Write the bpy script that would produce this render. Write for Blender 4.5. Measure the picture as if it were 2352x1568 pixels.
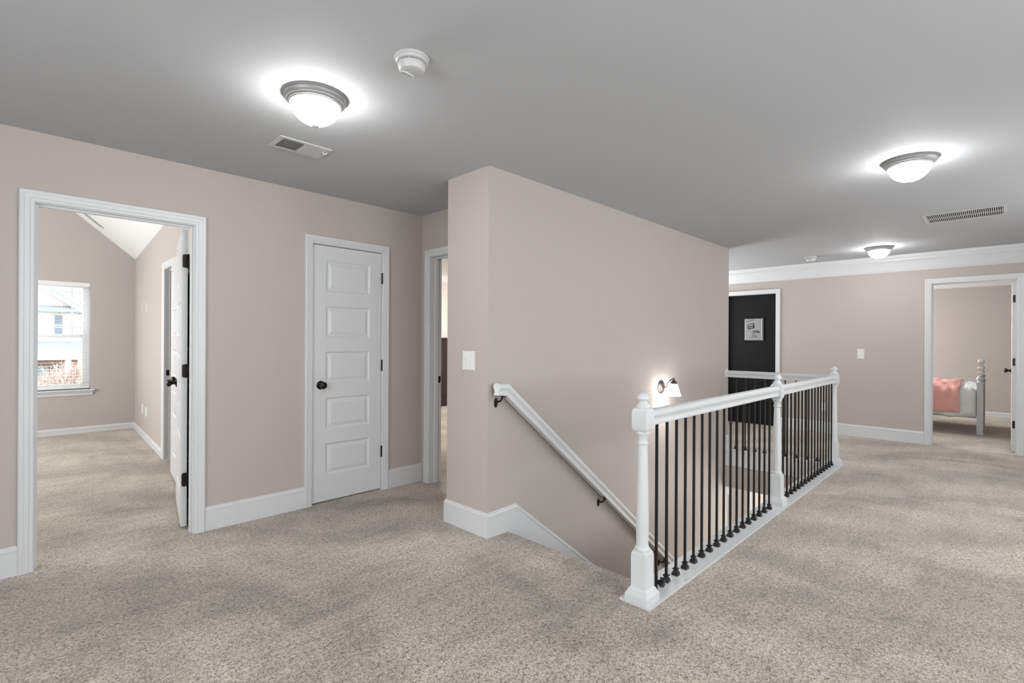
import bpy, bmesh, math, random
from mathutils import Vector, Matrix, noise
random.seed(7)
for o in list(bpy.data.objects): bpy.data.objects.remove(o)
SC = bpy.context.scene
COL = SC.collection
PI = math.pi

# ------------------------------------------------------------------ camera
yaw, pitch, roll, camh = 0.78, -0.0003, 0.0053, 1.2886
fw = Vector((math.cos(yaw)*math.cos(pitch), math.sin(yaw)*math.cos(pitch), math.sin(pitch)))
rt0 = Vector((math.sin(yaw), -math.cos(yaw), 0)); up0 = rt0.cross(fw)
rt = rt0*math.cos(roll) + up0*math.sin(roll); up = -rt0*math.sin(roll) + up0*math.cos(roll)
cam = bpy.data.cameras.new('camera'); cam.sensor_width = 36; cam.lens = 1141.3/2352*36
cam.clip_start = 0.05; cam.clip_end = 300
co = bpy.data.objects.new('camera', cam); COL.objects.link(co)
m = Matrix((rt, up, -fw)).transposed().to_4x4(); m.translation = Vector((0, 0, camh)); co.matrix_world = m
SC.camera = co
# ------------------------------------------------------------------ world, exposure
SC.view_settings.view_transform = 'Standard'; SC.view_settings.look = 'None'
SC.view_settings.gamma = 1; SC.view_settings.use_curve_mapping = False
SC.view_settings.exposure = 0.22
w = bpy.data.worlds.new('sky'); SC.world = w; w.use_nodes = True
bg = w.node_tree.nodes['Background']; bg.inputs[0].default_value = (0.93, 0.97, 1.0, 1); bg.inputs[1].default_value = 3.2
# ------------------------------------------------------------------ added fill lights off frame
def area(name, loc, direction, sx, sy, power, color=(1, 1, 1)):
    l = bpy.data.lights.new(name, 'AREA'); l.shape = 'RECTANGLE'; l.size = sx; l.size_y = sy; l.energy = power; l.color = color
    o = bpy.data.objects.new(name, l); COL.objects.link(o); o.location = loc
    o.rotation_euler = Vector(direction).to_track_quat('-Z', 'Y').to_euler(); return o
FILL_TINT = (0.97, 0.985, 1.0)
area('added_hall_fill', (1.2, -1.62, 1.45), (0, 1, 0), 2.3, 1.5, 28, FILL_TINT)  # unseen panel light added as fill from behind the camera
area('added_hall_fill', (4.9, -1.62, 1.45), (0, 1, 0), 2.3, 1.5, 20, FILL_TINT)  # second added fill panel, farther along the same wall
area('added_back_fill', (-1.92, 0.9, 1.45), (1, 0, 0), 2.2, 1.5, 36, FILL_TINT)  # added fill from the unseen end of the hall
area('added_bedroom_fill', (-2.1, 6.6, 1.5), (1, 0, 0), 2.2, 1.4, 75, (1, 0.99, 0.98))  # added fill light from the unseen left side of the bedroom
area('added_guest_fill', (10.3, 3.2, 1.7), (-0.1, -1, -0.25), 1.6, 1.2, 150, (1, 0.98, 0.96))  # added light for bed and wall; no window in the wall behind it
area('added_wainscot_fill', (4.2, 7.0, 1.9), (0.1, 1, -0.2), 1.2, 1.0, 60, (1, 0.97, 0.95))  # added panel inside the room, brightens its end wall; no window there
area('added_wainscot_downlight', (4.4, 6.0, 2.38), (0, 0, -1), 0.5, 0.5, 48, (1, 0.98, 0.96))  # added downward panel for floor and jamb, no fixture modelled
area('added_passage_uplight', (7.1, 4.45, 1.2), (0, -1, 1.1), 1.5, 1.0, 48, FILL_TINT)  # unseen added light, aimed up to brighten the far ceiling
area('added_foyer_fill', (7.2, 0.1, -1.2), (-0.3, 1, 0), 1.5, 1.5, 60, (1, 0.96, 0.90))  # added panel in the lower hall, no window behind it
LAMP_STRENGTH = 54.0

# ------------------------------------------------------------------ materials
def mat(name, color, rough=0.5, metal=0.0, bump=None, spec=0.5, emit=None):
    m = bpy.data.materials.new(name); m.use_nodes = True; nt = m.node_tree; b = nt.nodes['Principled BSDF']
    b.inputs['Base Color'].default_value = (*color, 1); b.inputs['Roughness'].default_value = rough
    b.inputs['Metallic'].default_value = metal; b.inputs['Specular IOR Level'].default_value = spec
    if emit: b.inputs['Emission Color'].default_value = (*emit[0], 1); b.inputs['Emission Strength'].default_value = emit[1]
    if bump:
        tc = nt.nodes.new('ShaderNodeTexCoord'); n = nt.nodes.new('ShaderNodeTexNoise'); n.inputs['Scale'].default_value = bump[0]
        n.inputs['Detail'].default_value = 3
        bp = nt.nodes.new('ShaderNodeBump'); bp.inputs['Strength'].default_value = bump[1]; bp.inputs['Distance'].default_value = bump[2]
        nt.links.new(tc.outputs['Object'], n.inputs['Vector']); nt.links.new(n.outputs['Fac'], bp.inputs['Height'])
        nt.links.new(bp.outputs['Normal'], b.inputs['Normal'])
    return m
M = {}
M['wall'] = mat('beige_wall_paint', (0.485, 0.443, 0.416), 0.75, bump=(90, 0.06, 0.002), spec=0.3)
M['wallcream'] = mat('cream_wall_paint', (0.78, 0.72, 0.68), 0.75, bump=(90, 0.06, 0.002), spec=0.3)
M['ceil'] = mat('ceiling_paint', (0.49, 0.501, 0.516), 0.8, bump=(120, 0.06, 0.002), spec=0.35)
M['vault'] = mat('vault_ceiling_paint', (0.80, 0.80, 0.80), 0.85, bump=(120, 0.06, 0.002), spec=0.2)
M['trim'] = mat('white_trim_paint', (0.665, 0.678, 0.69), 0.38)
M['plate'] = mat('ivory_plastic', (0.74, 0.745, 0.73), 0.35)
M['plate_beige'] = mat('beige_painted_plate', (0.56, 0.50, 0.46), 0.5)
M['ceil_plastic'] = mat('white_ceiling_plastic', (0.56, 0.565, 0.56), 0.4)
M['iron'] = mat('satin_black_iron', (0.012, 0.012, 0.012), 0.35, 0.2)
M['bronze'] = mat('dark_bronze', (0.018, 0.014, 0.012), 0.3, 0.6)
M['bracket'] = mat('dark_brown_bronze', (0.02, 0.01, 0.008), 0.35, 0.5)
M['nickel'] = mat('brushed_pewter', (0.30, 0.30, 0.30), 0.45, 0.4, bump=(300, 0.05, 0.001))
M['pewter'] = mat('dark_pewter', (0.15, 0.13, 0.12), 0.35, 0.8)
M['black'] = mat('black_door_paint', (0.0035, 0.0035, 0.004), 0.6, bump=(150, 0.05, 0.001), spec=0.25)
M['blackframe'] = mat('black_frame', (0.004, 0.004, 0.004), 0.3)
M['dark'] = mat('painted_recess_shade', (0.02, 0.02, 0.02), 0.8)
M['wood'] = mat('dark_wainscot', (0.024, 0.010, 0.008), 0.4, bump=(40, 0.1, 0.002))
M['white_bed'] = mat('white_bed_paint', (0.62, 0.64, 0.65), 0.4)
M['vinyl'] = mat('white_vinyl', (0.80, 0.81, 0.81), 0.35)
M['label'] = mat('grey_label', (0.34, 0.34, 0.34), 0.6)
M['ink'] = mat('grey_ink', (0.015, 0.015, 0.015), 0.6)
M['opal'] = mat('lit_opal_glass', (0.9, 0.9, 0.9), 0.3, emit=((1.0, 0.99, 0.98), LAMP_STRENGTH))
M['sconce_glass'] = mat('lit_sconce_glass', (0.9, 0.9, 0.88), 0.3, emit=((1.0, 0.94, 0.88), 22.0))
M['bulb'] = mat('lit_bulb', (1, 1, 1), 0.3, emit=((1.0, 0.93, 0.86), 420.0))
M['paper'] = mat('print_paper', (0.30, 0.30, 0.30), 0.6, bump=(30, 0.2, 0.001))
M['matte'] = mat('print_edge', (0.55, 0.55, 0.55), 0.6)

def carpet(name, dark, light, patch=1.0, emitless=True):
    m = bpy.data.materials.new(name); m.use_nodes = True; nt = m.node_tree; N = nt.nodes; L = nt.links; b = N['Principled BSDF']
    b.inputs['Roughness'].default_value = 0.95; b.inputs['Specular IOR Level'].default_value = 0.1
    b.inputs['Sheen Weight'].default_value = 0.45; b.inputs['Sheen Roughness'].default_value = 0.45; b.inputs['Sheen Tint'].default_value = (1.0, 0.95, 0.87, 1)
    tc = N.new('ShaderNodeTexCoord')
    def nz(scale, detail, rough=0.5, dist=0.0, sc=(1, 1, 1)):
        mp = N.new('ShaderNodeMapping'); mp.inputs['Scale'].default_value = sc
        n = N.new('ShaderNodeTexNoise'); n.inputs['Scale'].default_value = scale; n.inputs['Detail'].default_value = detail
        n.inputs['Roughness'].default_value = rough; n.inputs['Distortion'].default_value = dist
        L.new(tc.outputs['Object'], mp.inputs['Vector']); L.new(mp.outputs['Vector'], n.inputs['Vector']); return n.outputs['Fac']
    def math_(op, a, c):
        k = N.new('ShaderNodeMath'); k.operation = op
        for i, v in enumerate((a, c)):
            if isinstance(v, (int, float)): k.inputs[i].default_value = v
            else: L.new(v, k.inputs[i])
        return k.outputs[0]
    def ramp(v, pts):
        r = N.new('ShaderNodeValToRGB'); L.new(v, r.inputs[0])
        while len(r.color_ramp.elements) < len(pts): r.color_ramp.elements.new(0.5)
        for e, (p, c) in zip(r.color_ramp.elements, pts): e.position = p; e.color = (*c, 1)
        return r.outputs[0]
    fine = nz(140, 2, 0.6); mid = nz(62, 3, 0.7, 0.8)
    tuft = math_('ADD', math_('MULTIPLY', fine, 0.5), math_('MULTIPLY', mid, 0.5))
    md = tuple((a+c)/2 for a, c in zip(dark, light))
    colr = ramp(tuft, [(0.38, dark), (0.485, md), (0.60, light)])
    # pile laid over by the vacuum cleaner: broad soft bands
    p1 = nz(1.3, 3, 0.6, 1.8, (1, 0.45, 1)); p2 = nz(3.6, 3, 0.6, 1.2, (0.4, 1.8, 1))
    pp = math_('ADD', math_('MULTIPLY', p1, 0.65), math_('MULTIPLY', p2, 0.35))
    pv = ramp(pp, [(0.37, (0.66,)*3), (0.455, (0.86,)*3), (0.53, (1.0,)*3), (0.62, (1.13,)*3)])
    wv = N.new('ShaderNodeTexWave'); wv.wave_type = 'BANDS'; wv.bands_direction = 'DIAGONAL'; wv.inputs['Scale'].default_value = 0.55
    wv.inputs['Distortion'].default_value = 7.0; wv.inputs['Detail'].default_value = 2.5; wv.inputs['Detail Scale'].default_value = 1.1; wv.inputs['Detail Roughness'].default_value = 0.55
    L.new(tc.outputs['Object'], wv.inputs['Vector'])
    sv = ramp(wv.outputs['Fac'], [(0.18, (0.84,)*3), (0.42, (0.97,)*3), (0.80, (1.06,)*3)])
    m2 = N.new('ShaderNodeMix'); m2.data_type = 'RGBA'; m2.blend_type = 'MULTIPLY'; m2.inputs[0].default_value = 1.0
    L.new(pv, m2.inputs[6]); L.new(sv, m2.inputs[7]); pv = m2.outputs[2]
    mx = N.new('ShaderNodeMix'); mx.data_type = 'RGBA'; mx.blend_type = 'MULTIPLY'; mx.inputs[0].default_value = patch
    L.new(colr, mx.inputs[6]); L.new(pv, mx.inputs[7]); L.new(mx.outputs[2], b.inputs['Base Color'])
    bp = N.new('ShaderNodeBump'); bp.inputs['Strength'].default_value = 0.7; bp.inputs['Distance'].default_value = 0.012
    L.new(tuft, bp.inputs['Height']); L.new(bp.outputs['Normal'], b.inputs['Normal'])
    return m
M['carpet'] = carpet('beige_frieze_carpet', (0.115, 0.093, 0.073), (0.66, 0.60, 0.515))

def glass():
    m = bpy.data.materials.new('window_glass'); m.use_nodes = True; nt = m.node_tree; nt.nodes.clear()
    o = nt.nodes.new('ShaderNodeOutputMaterial'); t = nt.nodes.new('ShaderNodeBsdfTransparent'); g = nt.nodes.new('ShaderNodeBsdfGlossy')
    g.inputs['Roughness'].default_value = 0.02; mx = nt.nodes.new('ShaderNodeMixShader'); mx.inputs[0].default_value = 0.012
    nt.links.new(t.outputs[0], mx.inputs[1]); nt.links.new(g.outputs[0], mx.inputs[2]); nt.links.new(mx.outputs[0], o.inputs[0]); return m
M['glass'] = glass()

# ------------------------------------------------------------------ mesh helpers
W = {}
def link(name, bm, material, parent=None, loc=(0, 0, 0), smooth=True, bevel=0.0, recalc=True, angle=35):
    if recalc: bmesh.ops.recalc_face_normals(bm, faces=bm.faces)
    me = bpy.data.meshes.new(name); loc = Vector(loc)
    bmesh.ops.translate(bm, verts=bm.verts, vec=-loc); bm.to_mesh(me); bm.free()
    for mm in (material if isinstance(material, (list, tuple)) else [material]): me.materials.append(mm)
    if smooth:
        for p in me.polygons: p.use_smooth = True
        me.set_sharp_from_angle(angle=math.radians(angle))
    o = bpy.data.objects.new(name, me); COL.objects.link(o)
    if parent: o.parent = parent; o.location = loc - W[parent.name]
    else: o.location = loc
    W[o.name] = loc
    if bevel:
        b = o.modifiers.new('bevel', 'BEVEL'); b.width = bevel; b.segments = 2; b.limit_method = 'ANGLE'; b.angle_limit = math.radians(50)
    return o
def shared(name, me, parent, loc):
    o = bpy.data.objects.new(name, me); COL.objects.link(o); loc = Vector(loc)
    o.parent = parent; o.location = loc - W[parent.name]; W[o.name] = loc; return o
def tag(o, label=None, cat=None, group=None, kind=None):
    if label: o['label'] = label
    if cat: o['category'] = cat
    if group: o['group'] = group
    if kind: o['kind'] = kind
    return o
def thing(name, loc, label, cat, group=None, kind=None):
    o = bpy.data.objects.new(name, None); COL.objects.link(o); o.location = loc; W[o.name] = Vector(loc)
    o.empty_display_size = 0.1
    return tag(o, label, cat, group, kind)
def BM(): return bmesh.new()
def box(bm, x0, x1, y0, y1, z0, z1, T=None):
    vs = [bm.verts.new((x, y, z)) for z in (z0, z1) for y in (y0, y1) for x in (x0, x1)]
    if T is not None:
        for v in vs: v.co = T @ v.co
    for f in ((0, 2, 3, 1), (4, 5, 7, 6), (0, 1, 5, 4), (2, 6, 7, 3), (0, 4, 6, 2), (1, 3, 7, 5)): bm.faces.new([vs[i] for i in f])
    return vs
def B(*a, T=None): bm = BM(); box(bm, *a, T=T); return bm
def rings(bm, loops, cap=True, close=False):
    """loops: list of lists of points, same count; makes a tube skin"""
    vv = [[bm.verts.new(p) for p in lp] for lp in loops]; n = len(vv[0])
    R = range(len(vv)-1) if not close else range(len(vv))
    for i in R:
        a, b = vv[i], vv[(i+1) % len(vv)]
        for j in range(n): bm.faces.new((a[j], a[(j+1) % n], b[(j+1) % n], b[j]))
    if cap and not close:
        bm.faces.new(list(reversed(vv[0]))); bm.faces.new(vv[-1])
    return vv
def lathe(bm, prof, c=(0, 0, 0), n=32, T=None, a0=0.0):
    """prof: (r, z) pairs"""
    c = Vector(c); loops = []
    for r, z in prof:
        lp = []
        for k in range(n):
            a = a0 + 2*PI*k/n; p = Vector((r*math.cos(a), r*math.sin(a), z))
            lp.append((T @ p) if T is not None else p + c)
        loops.append(lp)
    rings(bm, loops)
def square(bm, prof, c):
    """square-section stack: (half, z)"""
    loops = [[(c[0]+sx*h, c[1]+sy*h, c[2]+z) for sx, sy in ((-1, -1), (1, -1), (1, 1), (-1, 1))] for h, z in prof]
    rings(bm, loops)
def tube(bm, pts, r, n=10):
    pts = [Vector(p) for p in pts]; loops = []; prev = None
    for i, p in enumerate(pts):
        t = (pts[min(i+1, len(pts)-1)] - pts[max(i-1, 0)]).normalized()
        if prev is None: u = t.orthogonal().normalized()
        else:
            u = (prev - t*prev.dot(t)); u = u.normalized() if u.length > 1e-6 else t.orthogonal().normalized()
        prev = u; v = t.cross(u); rr = r[i] if isinstance(r, (list, tuple)) else r
        loops.append([p + (u*math.cos(2*PI*k/n) + v*math.sin(2*PI*k/n))*rr for k in range(n)])
    rings(bm, loops)
def sweep(bm, prof, frames):
    """prof: list of (a, b); frames: list of (origin, A, B)"""
    rings(bm, [[Vector(o) + Vector(A)*a + Vector(Bv)*b for a, b in prof] for o, A, Bv in frames])
def cells(bm, us, vs, w0, w1, solid, f):
    """slab with openings: us, vs breaks; solid(i,j); f(u,v,w)->point"""
    cache = {}
    def V(i, j, k):
        key = (i, j, k)
        if key not in cache: cache[key] = bm.verts.new(f(us[i], vs[j], (w0, w1)[k]))
        return cache[key]
    nu, nv = len(us)-1, len(vs)-1
    S = lambda i, j: 0 <= i < nu and 0 <= j < nv and solid(i, j)
    for i in range(nu):
        for j in range(nv):
            if not S(i, j): continue
            bm.faces.new((V(i, j, 0), V(i+1, j, 0), V(i+1, j+1, 0), V(i, j+1, 0)))
            bm.faces.new((V(i, j, 1), V(i, j+1, 1), V(i+1, j+1, 1), V(i+1, j, 1)))
            if not S(i-1, j): bm.faces.new((V(i, j, 0), V(i, j+1, 0), V(i, j+1, 1), V(i, j, 1)))
            if not S(i+1, j): bm.faces.new((V(i+1, j, 0), V(i+1, j, 1), V(i+1, j+1, 1), V(i+1, j+1, 0)))
            if not S(i, j-1): bm.faces.new((V(i, j, 0), V(i, j, 1), V(i+1, j, 1), V(i+1, j, 0)))
            if not S(i, j+1): bm.faces.new((V(i, j+1, 0), V(i+1, j+1, 0), V(i+1, j+1, 1), V(i, j+1, 1)))
def slab(u0, u1, v0, v1, w0, w1, holes, f):
    us = sorted({u0, u1, *[h[0] for h in holes], *[h[1] for h in holes]}); us = [u for u in us if u0 <= u <= u1]
    vs = sorted({v0, v1, *[h[2] for h in holes], *[h[3] for h in holes]}); vs = [v for v in vs if v0 <= v <= v1]
    def solid(i, j):
        cu, cv = (us[i]+us[i+1])/2, (vs[j]+vs[j+1])/2
        return not any(h[0] < cu < h[1] and h[2] < cv < h[3] for h in holes)
    bm = BM(); cells(bm, us, vs, w0, w1, solid, f); return bm
fY = lambda u, v, w_: (u, w_, v)      # wall along X (plane y)
fX = lambda u, v, w_: (w_, u, v)      # wall along Y (plane x)
fZ = lambda u, v, w_: (u, v, w_)      # floor
def wall(name, f, u0, u1, z0, z1, w0, w1, holes=(), material='wall', label=None):
    o = link(name, slab(u0, u1, z0, z1, w0, w1, [tuple(h) for h in holes], f), M[material], smooth=False)
    return tag(o, label, 'wall', kind='structure')

H = 2.44
YL, XC, XK, YS, XF = 3.827, 2.676, 2.204, 2.401, 8.237
DH = 2.045
# ------------------------------------------------------------------ floor, ceiling
sf = link('ceiling_downstairs', slab(-2.0, 13.0, -1.7, 9.2, -0.28, -0.025, [(2.38, 6.10, 1.36, YS+0.06)], fZ), M['wallcream'], smooth=False); tag(sf, 'ceiling and floor structure over the downstairs hall', 'ceiling', kind='structure')
fl = link('floor', slab(-2.0, 13.0, -1.7, 9.2, -0.024, 0.0, [(2.38, 6.085, 1.35, YS+0.06)], fZ), M['carpet'], smooth=False)
tag(fl, 'beige frieze carpet of the upstairs hall and its rooms', 'floor', kind='structure')
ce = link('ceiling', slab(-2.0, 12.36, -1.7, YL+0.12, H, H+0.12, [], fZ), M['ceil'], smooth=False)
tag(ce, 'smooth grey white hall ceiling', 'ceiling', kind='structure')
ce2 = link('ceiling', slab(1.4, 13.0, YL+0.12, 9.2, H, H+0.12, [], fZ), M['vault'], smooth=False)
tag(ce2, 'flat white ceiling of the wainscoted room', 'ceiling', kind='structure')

# ------------------------------------------------------------------ hall walls
wall('wall_left', fY, -2.0, XC+0.12, 0, H, YL, YL+0.10, [(0.085, 0.875, -1, DH+0.015), (1.645, 2.28, -1, DH+0.015)], label='long beige wall with the open doorway and the narrow closet door')
wall('wall_corner', fX, YS+0.43, YL, 0, H, XC, XC+0.12, [(2.93, 3.705, -1, DH+0.015)], label='short beige wall at the hall corner around the third doorway')
o = link('wall_column', B(XK, XC+0.12, YS, YS+0.43, 0, H), M['wall'], smooth=False); tag(o, 'projecting beige wall end carrying the double light switch', 'wall', kind='structure')
XE = 6.205
bm = BM(); box(bm, XC+0.12, XE, YS, YS+0.12, -2.75, H); box(bm, 2.385, XC+0.12, YS, YS+0.12, -2.75, 0)
o = link('wall_stair', bm, M['wall'], smooth=False); tag(o, 'tall beige wall running down beside the stairs', 'wall', kind='structure')
wall('wall_far', fX, -1.7, 4.6, 0, H, XF, XF+0.12, [(-0.125, 0.665, -1, DH+0.015), (2.465, 3.245, -1, DH+0.015)], label='far beige wall with the black door and the bedroom doorway')
wall('wall_near', fY, -2.0, XF+0.12, 0, H, -1.82, -1.7, [(0.05, 2.35, 0.7, 2.2), (3.75, 6.05, 0.7, 2.2)], label='beige hall wall behind the camera with two added windows')
wall('wall_back', fX, -1.7, YL, 0, H, -2.12, -2.0, [(-0.2, 2.0, 0.7, 2.2)], label='beige end wall of the hall behind the camera')
wall('wall_passage', fY, XE, XF, 0, H, 4.6, 4.72, [(6.45, 7.95, 0.65, 1.95)], label='end wall of the passage behind the stair wall')
wall('wall_passage_side', fX, YS+0.12, 4.6, 0, H, XE-0.12, XE, label='side wall of the passage behind the stair wall')
bm = BM(); box(bm, XF+0.12, XF+0.9, 2.30, 2.36, 0, H); box(bm, XF+0.12, XF+0.9, 3.36, 3.42, 0, H); box(bm, XF+0.9, XF+0.96, 2.30, 3.42, 0, H)
o = link('wall_light_block', bm, M['black'], smooth=False); tag(o, 'added black walls blocking light behind the black door', 'wall', kind='structure')  # added unseen box, stops light leaking under the door
# ------------------------------------------------------------------ wainscoted room
wall('wall_wainscot_end', fY, XC+0.12, XE+0.6, 0, H, 7.9, 8.02, material='wallcream', label='pale cream wall above dark wainscot in the room past the hall corner')
wall('wall_wainscot_side', fX, YS+0.12, 7.9, 0, H, XE+0.0, XE+0.12, [(YS+0.1, 4.8, -1, 3)], material='wallcream', label='pale cream side wall of the wainscoted room')
wall('wall_wainscot_west', fX, YL+0.12, 7.9, 0, H, XC, XC+0.12, material='wallcream', label='pale cream near wall of the wainscoted room')
bm = BM(); box(bm, XC+0.12, XE, 7.875, 7.9, 0.0, 1.31)
for i in range(6):
    xa = XC+0.25+i*0.56; box(bm, xa, xa+0.44, 7.862, 7.876, 0.22, 1.16)
box(bm, XC+0.12, XE, 7.86, 7.876, 0, 0.15)
o = link('trim_1', bm, M['wood'], smooth=False, bevel=0.004); tag(o, 'dark brown panelled wainscot seen through the corner doorway', 'wainscot', kind='structure')
bm = BM(); sweep(bm, [(0, 0), (0.03, 0), (0.03, 0.012), (0.045, 0.02), (0.045, 0.035), (0, 0.045)], [((XC+0.12, 7.875, 1.31), (0, -1, 0), (0, 0, 1)), ((XE, 7.875, 1.31), (0, -1, 0), (0, 0, 1))])
o = link('trim_2', bm, M['wood']); tag(o, 'dark brown cap rail on the wainscot', 'chair rail', kind='structure')
# ------------------------------------------------------------------ left bedroom
YW = 9.0
def vz(x): return 2.45 + 0.852*(1.284-x) if x > -0.6 else 2.45 + 0.852*(x+2.484)
bm = BM()
def ngon_prism(bm, pts, f, w0, w1):
    a = [bm.verts.new(f(p[0], p[1], w0)) for p in pts]; b = [bm.verts.new(f(p[0], p[1], w1)) for p in pts]
    bm.faces.new(a); bm.faces.new(list(reversed(b)))
    for i in range(len(pts)): j = (i+1) % len(pts); bm.faces.new((a[i], a[j], b[j], b[i]))
WX0, WX1, WZ0, WZ1 = -0.12, 0.785, 0.60, 2.065
us = [-2.4, WX0, WX1, 1.40]; vs = [0, WZ0, WZ1, 2.36]
cells(bm, us, vs, YW, YW+0.14, lambda i, j: not (i == 1 and j == 1), fY)
ngon_prism(bm, [(-2.4, 2.36), (1.40, 2.36), (-0.6, vz(-0.6)+0.02)], fY, YW, YW+0.14)
o = link('wall_bedroom_window', bm, M['wall'], smooth=False); tag(o, 'beige gable wall of the left bedroom around the window', 'wall', kind='structure')
bm = BM(); ngon_prism(bm, [(-2.4, H), (1.40, H), (-0.6, vz(-0.6)+0.02)], fY, YL+0.02, YL+0.12)
o = link('wall_bedroom_gable', bm, M['wall'], smooth=False); tag(o, 'beige gable over the bedroom side of the hall wall', 'wall', kind='structure')
# right wall of the bedroom, a hair out of square
def wx(y): return 1.15+(y-3.947)*0.0107 if y < 6.48 else 1.177+(y-6.48)*0.0425
CY0, CY1 = 5.70, 6.42
def skew(bm, ya, yb, z0, z1, d0=0.0, d1=0.12):
    vs_ = [bm.verts.new((wx(y)+d, y, z)) for z in (z0, z1) for y in (ya, yb) for d in (d0, d1)]
    for f in ((0, 2, 3, 1), (4, 5, 7, 6), (0, 1, 5, 4), (2, 6, 7, 3), (0, 4, 6, 2), (1, 3, 7, 5)): bm.faces.new([vs_[i] for i in f])
bm = BM(); skew(bm, YL+0.12, CY0-0.015, 0, 2.60); skew(bm, CY0-0.015, CY1+0.015, DH+0.015, 2.60); skew(bm, CY1+0.015, 6.48, 0, 2.60); skew(bm, 6.48, YW, 0, 2.60)
o = link('wall_bedroom_right', bm, M['wall'], smooth=False); tag(o, 'beige right wall of the left bedroom with the closet doorway', 'wall', kind='structure')
wall('wall_bedroom_left', fX, YL+0.12, YW, 0, 2.60, -2.52, -2.4, [(5.5, 7.7, 0.8, 2.2)], label='beige left wall of the left bedroom')
bm = BM()
for xa, xb in ((1.5, -0.6), (-0.6, -2.6)):
    za, zb = 2.45+0.852*(1.284-xa) if xa > 0 else vz(xa), vz(xb)
    loops = [[(xa, y, za), (xb, y, zb), (xb, y, zb+0.1), (xa, y, za+0.1)] for y in (YL+0.02, YW+0.14)]; rings(bm, loops)
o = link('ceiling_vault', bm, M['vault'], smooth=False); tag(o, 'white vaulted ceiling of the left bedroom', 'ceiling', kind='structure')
wall('wall_closet_back', fX, 5.3, 6.9, 0, H, 1.9, 2.0, label='back wall of the bedroom closet')
wall('wall_closet_side', fY, 1.32, 1.9, 0, H, 6.8, 6.9, label='far side wall of the bedroom closet')
wall('wall_closet_near', fY, 1.32, 1.9, 0, H, 5.3, 5.4, label='near side wall of the bedroom closet')
wall('wall_linen_back', fY, 1.4, 2.6, 0, H, 4.5, 4.6, label='back wall of the linen closet')
# ------------------------------------------------------------------ right bedroom
wall('wall_guest_far', fX, -1.7, 3.4, 0, H, 12.24, 12.36, label='beige wall behind the white bed')
wall('wall_guest_left', fY, XF+0.12, 12.36, 0, H, 3.3, 3.42, label='beige left wall of the right bedroom')
wall('wall_guest_right', fY, XF+0.12, 12.36, 0, H, -1.82, -1.7, label='beige right wall of the right bedroom')
# ------------------------------------------------------------------ downstairs
dn = link('floor_downstairs', B(-0.5, 13.0, -1.7, 6.0, -2.95, -2.75), M['carpet'], smooth=False); tag(dn, 'carpet at the foot of the stairs', 'floor', kind='structure')
wall('wall_downstairs_far', fX, -1.7, 6.0, -2.75, -0.28, XF, XF+0.12, [(2.63, 2.82, -2.75, -1.0)], label='beige downstairs wall glimpsed through the balusters')
wall('wall_downstairs_stair', fY, -0.4, 5.2, -2.75, -0.28, 1.23, 1.35, label='beige wall under the near side of the stairwell')
wall('wall_downstairs_near', fY, -0.4, XF, -2.75, -0.28, -1.7, -1.58, label='downstairs wall below the hall')
wall('wall_downstairs_left', fX, -1.7, 2.4, -2.75, -0.28, -0.5, -0.4, label='downstairs wall below the top of the stairs')
wall('wall_downstairs_hall', fY, XE, XF, -2.75, -0.28, 4.6, 4.72, label='downstairs wall at the end of the lower hall')
wall('wall_downstairs_room', fX, 1.5, 4.5, -2.75, -0.28, 11.0, 11.1, material='wallcream', label='bright cream wall of the room beyond the lower doorway')
area('added_downstairs_fill', (9.8, 2.8, -0.6), (0, 0, -1), 0.8, 0.8, 22, (1, 0.92, 0.82))  # added light brightening the room past the lower doorway
# stairs
n, rise, tread = 14, 2.75/14, 0.254
pts = [(2.38, -0.001)]
x = 2.38; z = 0
for i in range(n):
    z -= rise; pts.append((x-0.0, z)); x += tread; pts.append((x, z)) if i < n-1 else None
pts.append((x-tread, -2.75)); pts += [(x-tread-0.4, -2.75), (2.38, -0.5)]
cl = []
for p in pts:
    if not cl or (Vector(p)-Vector(cl[-1])).length > 1e-4: cl.append(p)
bm = BM(); ngon_prism(bm, cl, fY, 1.351, YS-0.016)
o = link('floor_stairs', bm, M['carpet'], smooth=False); tag(o, 'carpeted stairs going down along the beige wall', 'stairs', kind='structure')
# skirt board beside the stairs
def base_prof(h=0.160, t=0.015):
    return [(0, 0), (t, 0), (t, h-0.034), (t-0.003, h-0.033), (t-0.003, h-0.030), (t+0.001, h-0.028), (t+0.001, h-0.020), (t-0.006, h-0.012), (t-0.007, h-0.003), (t-0.010, h), (0, h)]
def baseboard(name, p0, p1, outv, h=0.160, t=0.015, m0=0, m1=0, label='white baseboard'):
    p0, p1 = Vector(p0), Vector(p1); d = (p1-p0).normalized(); outv = Vector(outv); bm = BM()
    def fr(p, mt): return [p + outv*a + Vector((0, 0, 1))*b + d*(a*mt) for a, b in base_prof(h, t)]
    rings(bm, [fr(p0, m0), fr(p1, m1)])
    o = link(name, bm, M['trim'], smooth=False); return tag(o, label, 'baseboard', kind='structure')
baseboard('baseboard_left', (-2.0, YL, 0), (0.034, YL, 0), (0, -1, 0), label='white baseboard left of the bedroom doorway')
baseboard('baseboard_middle', (0.929, YL, 0), (1.597, YL, 0), (0, -1, 0), label='white baseboard between the bedroom doorway and the closet door')
baseboard('baseboard_right', (2.329, YL, 0), (XC, YL, 0), (0, -1, 0), label='white baseboard between the closet door and the corner')
baseboard('baseboard_column', (XK, YS, 0), (XK, YS+0.43, 0), (-1, 0, 0), m0=-1, m1=1, label='white baseboard across the wall end')
baseboard('baseboard_nook', (XK, YS+0.43, 0), (XC, YS+0.43, 0), (0, 1, 0), m0=-1, label='white baseboard on the nook side of the wall end')
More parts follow.
